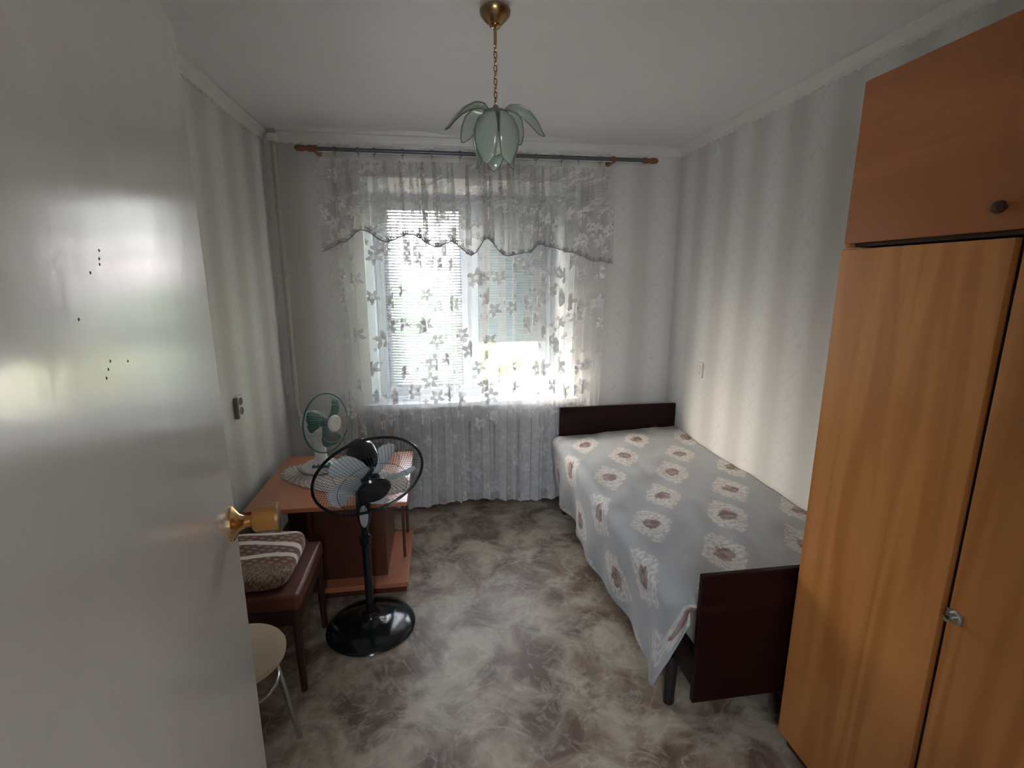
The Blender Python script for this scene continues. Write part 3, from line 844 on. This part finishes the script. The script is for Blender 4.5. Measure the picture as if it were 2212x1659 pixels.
# black pedestal fan
ff = thing('pedestal_fan', 'black pedestal fan with smoky blades standing on the linoleum', 'fan', (-.355, 2.145, 0))
FC = Vector((-.296, 1.986, .815)); az, el = math.radians(21.3), math.radians(-27.0)
fnrm = Vector((math.sin(az) * math.cos(el), -math.cos(az) * math.cos(el), math.sin(el)))
MF = frame_mat(FC, fnrm)
MB().lathe([(.200, .0), (.206, .006), (.200, .016), (.17, .030), (.10, .040), (.045, .047), (.030, .062), (.026, .085)], 56, frame_mat((-.355, 2.145, 0), (0, 0, 1))).build('base', M_fanblack, ff, smooth=True, world=True)
MB().tube([(-.355, 2.145, .05), (-.355, 2.145, .46)], .019, 16).tube([(-.355, 2.145, .43), (-.355, 2.145, .60)], .0155, 16).build('pole', M_fanblack, ff, smooth=True, world=True)
MB().lathe([(.020, 0), (.026, .008), (.027, .045), (.018, .055)], 18, frame_mat((-.355, 2.145, .425), (0, 0, 1))).lathe([(.004, 0), (.004, .02), (.011, .022), (.011, .036), (0, .038)], 12, frame_mat((-.343, 2.122, .45), (.35, -.93, 0))).build('height_collar', M_fanblack, ff, smooth=True, world=True)
def ctl(u, v):
    a = 2 * PI * u; z = .50 + .27 * v
    w = .028 * sm(-.12, .30, v) + .004; d = .026 * sm(-.2, .4, v) + .004
    return (-.355 + w * math.cos(a), 2.140 + d * math.sin(a), z)
MB().grid(ctl, 24, 14).build('control_column', M_fanblack, ff, smooth=True, world=True)
pn = MB().lathe([(0, .0035), (.9, .003), (1, 0)], 28)
pn.v = [(x * .019, y * .052, z) for x, y, z in pn.v]; MP = frame_mat((-.350, 2.1065, .585), (.12, -1, .10))
pn.v = [tuple(MP @ Vector(q)) for q in pn.v]
pn.build('control_panel', M_fangrey, ff, smooth=True, world=True)
mt = MB().lathe([(0, -.205), (.038, -.202), (.058, -.182), (.067, -.14), (.067, -.080), (.056, -.060), (0, -.057)], 28, MF)
mt.build('motor_housing', M_fanblack, ff, smooth=True, world=True)
MB().tube([FC - fnrm * .11 + Vector((0, 0, -.03)), Vector((-.352, 2.125, .80)), Vector((-.355, 2.142, .74))], [.034, .030, .026], 14).build('tilt_neck', M_fanblack, ff, smooth=True, world=True)
ring(MF, .225, .0062, 0).build('guard_ring', M_fanblack, ff, smooth=True, world=True)
guard(MF, .225, .060, .072, 84, .00075, (.5,)).build('front_guard', M_wire, ff, world=True)
guard(MF, .225, .055, -.066, 84, .00075, (.5,)).build('rear_guard', M_wire, ff, world=True)
MB().lathe([(.066, .062), (.069, .070), (.062, .078), (.03, .083), (0, .084)], 36, MF).build('front_badge', M_fanblack, ff, smooth=True, world=True)
MB().lathe([(.036, -.035), (.040, -.02), (.038, .020), (.028, .032), (0, .036)], 28, MF).build('blade_hub', M_fanblack, ff, smooth=True, world=True)
for k in range(5):
    blade(MF, math.radians(50 + 72 * k), .032, .192, .045, .088, math.radians(28), .42).build('blade', M_blade, ff, smooth=True, solid=.002, world=True)
# small white and teal fan on the table
sf = thing('desk_fan', 'small white desk fan with teal blades on the lace runner', 'fan', (-.684, 2.824, TZ + .0045))
SB = Vector((-.684, 2.824, TZ + .0045)); SS = Matrix.Scale(1.19, 4)
MB().lathe([(.088, 0), (.094, .004)], 40, frame_mat(SB, (0, 0, 1)) @ SS).build('base_foot', M_rodm, sf, smooth=True, world=True)
MB().lathe([(.094, .004), (.092, .014), (.074, .026), (.045, .034), (.030, .050), (.027, .075), (.029, .078), (.026, .081), (.027, .10), (.024, .15), (.022, .20)], 40, frame_mat(SB, (0, 0, 1)) @ SS).build('base', M_white, sf, smooth=True, world=True)
MB().box(-.028, .050, -.072, -.030, .024, .036, frame_mat(SB, (0, 0, 1)) @ SS).build('button_panel', M_teal, sf, bevel=.004, world=True)
for k in range(3):
    MB().box(-.018 + .022 * k, -.004 + .022 * k, -.066, -.048, .036, .043, frame_mat(SB, (0, 0, 1)) @ SS).build('button', M_white, sf, bevel=.002, world=True)
SC = Vector((-.624, 2.753, .8417)); sa, se = math.radians(58), math.radians(4)
sn = Vector((math.sin(sa) * math.cos(se), -math.cos(sa) * math.cos(se), math.sin(se)))
MS = frame_mat(SC, sn) @ SS
MB().lathe([(0, -.135), (.030, -.132), (.050, -.112), (.056, -.075), (.050, -.042), (0, -.040)], 28, MS).build('motor_housing', M_white, sf, smooth=True, world=True)
MB().tube([SB + Vector((0, 0, .21)), SC - sn * .089 + Vector((0, 0, -.040))], [.029, .038], 14).build('neck', M_white, sf, smooth=True, world=True)
ring(MS, .138, .0042, 0).build('guard_ring', M_teal, sf, smooth=True, world=True)
M_wwire = plain('pale_wire', (.50, .56, .55), .4)
guard(MS, .138, .036, .052, 60, .0006, (.5,)).build('front_guard', M_wwire, sf, world=True)
guard(MS, .138, .036, -.046, 60, .0006, (.5,)).build('rear_guard', M_wwire, sf, world=True)
MB().lathe([(.038, .044), (.040, .050), (.034, .057), (.008, .060), (0, .058)], 28, MS).build('front_badge', M_white, sf, smooth=True, world=True)
MB().lathe([(.022, -.02), (.024, .0), (.018, .022), (0, .025)], 20, MS).build('blade_hub', M_teal, sf, smooth=True, world=True)
for k in range(3):
    blade(MS, math.radians(28 + 120 * k), .018, .118, .040, .092, math.radians(24), .35).build('blade', M_tealblade, sf, smooth=True, solid=.002, world=True)

# ------------------------------------------------------------------ chair, cushion, stool
ch = thing('chair', 'red-brown leatherette chair drawn up to the table', 'chair', (-.765, 1.985, 0))
X0, X1, Y0, Y1 = -.975, -.556, 1.775, 2.195
B(X0, X1, Y0, Y1, .375, .440).build('seat', M_seat, ch, bevel=.014, seg=3, world=True)
for a in ((X0 + .02, X1 - .012, Y0 + .010, Y0 + .030, .305, .376), (X0 + .02, X1 - .012, Y1 - .030, Y1 - .010, .305, .376), (X1 - .032, X1 - .012, Y0 + .03, Y1 - .03, .305, .376), (X0 + .012, X0 + .032, Y0 + .03, Y1 - .03, .305, .376)):
    B(*a).build('seat_rail', M_chairleg, ch, bevel=.002, world=True)
for x, y in ((X1 - .024, Y0 + .025), (X1 - .024, Y1 - .02)):
    MB().tube([(x + .006, y, 0), (x, y, .376)], [.0135, .019], 10).build('leg', M_chairleg, ch, smooth=True, world=True)
for y in (Y0 + .025, Y1 - .02):
    MB().tube([(X0 + .006, y, 0), (X0 + .022, y, .40), (X0 + .018, y, .60), (X0 - .012, y, .82)], [.0135, .019, .017, .013], 10).build('leg', M_chairleg, ch, smooth=True, world=True)
def back(u, v):
    y = Y0 + .01 + (Y1 - Y0 - .02) * u; z = .62 + .19 * v
    return (X0 + .012 - .026 * v - .016 * math.sin(PI * u), y, z)
MB().grid(back, 12, 4).build('backrest', M_seat, ch, smooth=True, solid=.016, world=True)
def cushion_mat():
    m = Mat('striped_fleece'); x, y, z = m.world()
    v = (y - 1.79) / .40; u = (x + .975) / .40
    wav = m.noise(m.vec(x * 1.0, y * .5, 0.0), 5, 2)
    def stripe(c, amp, w):
        q = v - c - (u * 5.2 + c * 9.0).sin() * amp - (wav - .5) * .10
        return q.abs().step(w, w * .72)
    st = stripe(.90, .03, .032).max(stripe(.66, .045, .040)).max(stripe(.44, .018, .036))
    weave = ((u * 46.0 + v * 30.0).sin() * (v * 70.0 - u * 14.0 + wav * 8.0).sin()).step(.15, .6)
    fur = m.noise(m.vec(x * 3.0, y, z), 60, 3)
    c = m.mix(weave * .8, (.150, .052, .030), (.42, .24, .15))
    low = v.step(.36, .24)
    c = m.mix(low, c, m.mix(fur.step(.40, .62), (.10, .050, .028), (.30, .19, .105)))
    c = m.mix(st, c, (.84, .74, .66))
    m.set(c, .9, **{'Sheen_Weight': .3}); m.bump(fur, .4, .004)
    return m.m
def cush(u, v):
    # closed pillow shape wrapped around
    a = 2 * PI * u
    k = math.sin(PI * v)
    ex = math.copysign(abs(math.cos(a)) ** .35, math.cos(a)); ey = math.copysign(abs(math.sin(a)) ** .35, math.sin(a))
    kk = abs(k) ** .35
    x = -.785 + ex * kk * .178; y = 1.99 + ey * kk * .190
    z = .4425 + .028 - math.cos(PI * v) * -1 * 0
    z = .471 - .029 * math.copysign(abs(math.cos(PI * v)) ** .6, math.cos(PI * v)) + .006 * vn(x * 8, y * 8, 1) * sm(.4, .8, v) + .020 * sm(1.86, 2.16, y) * sm(.4, .7, v)
    return (x, y, max(z, .4415))
tag(MB().grid(cush, 64, 28).build('chair_cushion', cushion_mat(), smooth=True), 'brown fleece chair pad with wavy white stripes', 'cushion')
stl = thing('stool', 'round beige stool with bent chrome legs beside the open door', 'stool', (-.672, 1.475, 0))
ST = Vector((-.672, 1.475, 0))
MB().lathe([(0, .425), (.140, .425), (.150, .430), (.152, .442), (.148, .450), (.10, .452), (0, .452)], 48, frame_mat(ST, (0, 0, 1))).build('seat', M_stooltop, stl, smooth=True, world=True)
for k in range(4):
    a = math.radians(38 + 90 * k); c, s_ = math.cos(a), math.sin(a)
    MB().tube([ST + Vector((c * .105, s_ * .105, .424)), ST + Vector((c * .118, s_ * .118, .36)), ST + Vector((c * .172, s_ * .172, .0))], .0095, 10).build('leg', M_chrome, stl, smooth=True, world=True)
MB().tube([ST + Vector((.118 * math.cos(k * PI / 18), .118 * math.sin(k * PI / 18), .335)) for k in range(36)], .0065, 8, True).build('brace_ring', M_chrome, stl, smooth=True, world=True)

# ------------------------------------------------------------------ ceiling lamp
LX, LY = .2215, 1.85
lp = thing('ceiling_lamp', 'flower-shaped ceiling lamp with frosted glass petals on a brass chain', 'lamp', (LX, LY, 2.0))
ML = Matrix.Translation((LX, LY, 0))
MB().lathe([(0, 2.499), (.044, 2.499), (.052, 2.490), (.050, 2.478), (.036, 2.462), (.022, 2.450), (.018, 2.447)], 36, ML).build('canopy', M_lampbrass, lp, smooth=True, world=True)
MB().lathe([(.017, 2.449), (.019, 2.444), (.015, 2.440), (.006, 2.438)], 24, ML).build('canopy_collar', M_brass, lp, smooth=True, world=True)
MB().tube([(LX, LY, 2.44), (LX, LY, 2.39)], .0055, 12).build('stem', M_lampbrass, lp, smooth=True, world=True)
z = 2.392
lk = None
for k in range(9):
    loc = Vector((0, 0, 2.380 - .0205 * k - 2.0))
    if lk is None:
        pts = [(.0050 * math.cos(t), 0, .0125 * math.sin(t)) for t in [2 * PI * q / 16 for q in range(16)]]
        lk = MB().tube(pts, .0021, 6, True).build('chain_link', M_lampbrass, lp, smooth=True); o = lk
    else:
        o = lk.copy(); col.objects.link(o); o.parent = lp
    o.location = loc; o.rotation_euler = (0, 0, (.35 if k % 2 else 1.92))
MB().lathe([(0, 2.205), (.008, 2.204), (.012, 2.192), (.042, 2.184), (.046, 2.176), (.040, 2.170), (.016, 2.166), (.015, 2.120), (0, 2.118)], 28, ML).build('lamp_holder', M_rim, lp, smooth=True, world=True)
MB().lathe([(.012, 2.122), (.026, 2.095), (.030, 2.075), (.022, 2.052), (0, 2.044)], 20, ML).build('bulb', plain('bulb_glass', (.62, .64, .58), .2), lp, smooth=True, world=True)
def petal(az, prof, wid):
    """prof: (radius, z) along the petal; wid: half width along it"""
    ca, sa_ = math.cos(az), math.sin(az)
    def P(t):
        t = max(0, min(.9999, t)) * (len(prof) - 1); i = int(t); f = t - i; f_ = f
        return tuple(prof[i][q] * (1 - f_) + prof[i + 1][q] * f_ for q in (0, 1)), wid[i] * (1 - f_) + wid[i + 1] * f_
    def fn(u, v):
        (r, zz), w = P(v); c = (u - .5) * 2
        t_ = c * w; cup = -.22 * w * c * c
        x = (r + cup) * ca - t_ * sa_; y = (r + cup) * sa_ + t_ * ca
        return (LX + x, LY + y, zz)
    g_ = MB().grid(fn, 10, 20)
    o = g_.build('petal', M_petal, lp, smooth=True, solid=.003, world=True)
    edge = [fn(0, k / 20) for k in range(21)] + [fn(k / 6, 1) for k in range(1, 6)] + [fn(1, 1 - k / 20) for k in range(21)]
    MB().tube(edge, .0019, 5).build('petal_rim', M_rim, o, smooth=True, world=True)
inner = [(.038, 2.178), (.060, 2.160), (.074, 2.125), (.077, 2.090), (.071, 2.055), (.063, 2.030), (.066, 2.018), (.070, 2.004)]
iw = [.014, .030, .042, .045, .037, .026, .018, .002]
outer = [(.030, 2.186), (.050, 2.200), (.085, 2.198), (.120, 2.180), (.148, 2.152), (.164, 2.128), (.176, 2.116)]
ow = [.012, .026, .040, .042, .034, .022, .006]
for k in range(5): petal(math.radians(-126 + 72 * k + 0), inner, iw)
for a in (4, 52, 128, 186): petal(math.radians(a), outer, ow)

# ------------------------------------------------------------------ wall fittings
so = thing('wall_socket', 'white double power socket on the wall beside the open door', 'socket', (XL, 2.617, .987))
def face_mat(x, y, z, n): return frame_mat((x, y, z), n)
MB().box(XL + .0005, XL + .012, 2.577, 2.657, .930, 1.042).build('plate', M_socket, so, bevel=.004, world=True)
B(XL + .0005, XL + .020, 2.560, 2.578, .932, 1.040).build('housing_edge', M_sockdark, so, bevel=.003, world=True)
for z in (.962, 1.011):
    r_ = MB().lathe([(.020, 0), (.020, .003), (.016, .004), (.015, .0015), (0, .001)], 20, face_mat(XL + .012, 2.620, z, (1, 0, 0))).build('outlet', M_sockdark, so, smooth=True, world=True)
sw = thing('light_switch', 'white light switch on the wall above the bed', 'switch', (XR, 2.98, 1.036))
B(XR - .012, XR - .0005, 2.945, 3.015, .985, 1.087).build('plate', M_socket, sw, bevel=.004, world=True)
B(XR - .017, XR - .012, 2.960, 3.000, 1.005, 1.067).build('rocker', M_socket, sw, bevel=.003, world=True)
jb = thing('junction_cover', 'round white cover high on the wall near the window corner', 'cover', (XR, 2.99, 2.385))
MB().lathe([(.044, .0005), (.044, .010), (.038, .016), (0, .018)], 28, face_mat(XR, 2.99, 2.385, (-1, 0, 0))).build('cap', M_socket, jb, smooth=True, world=True)
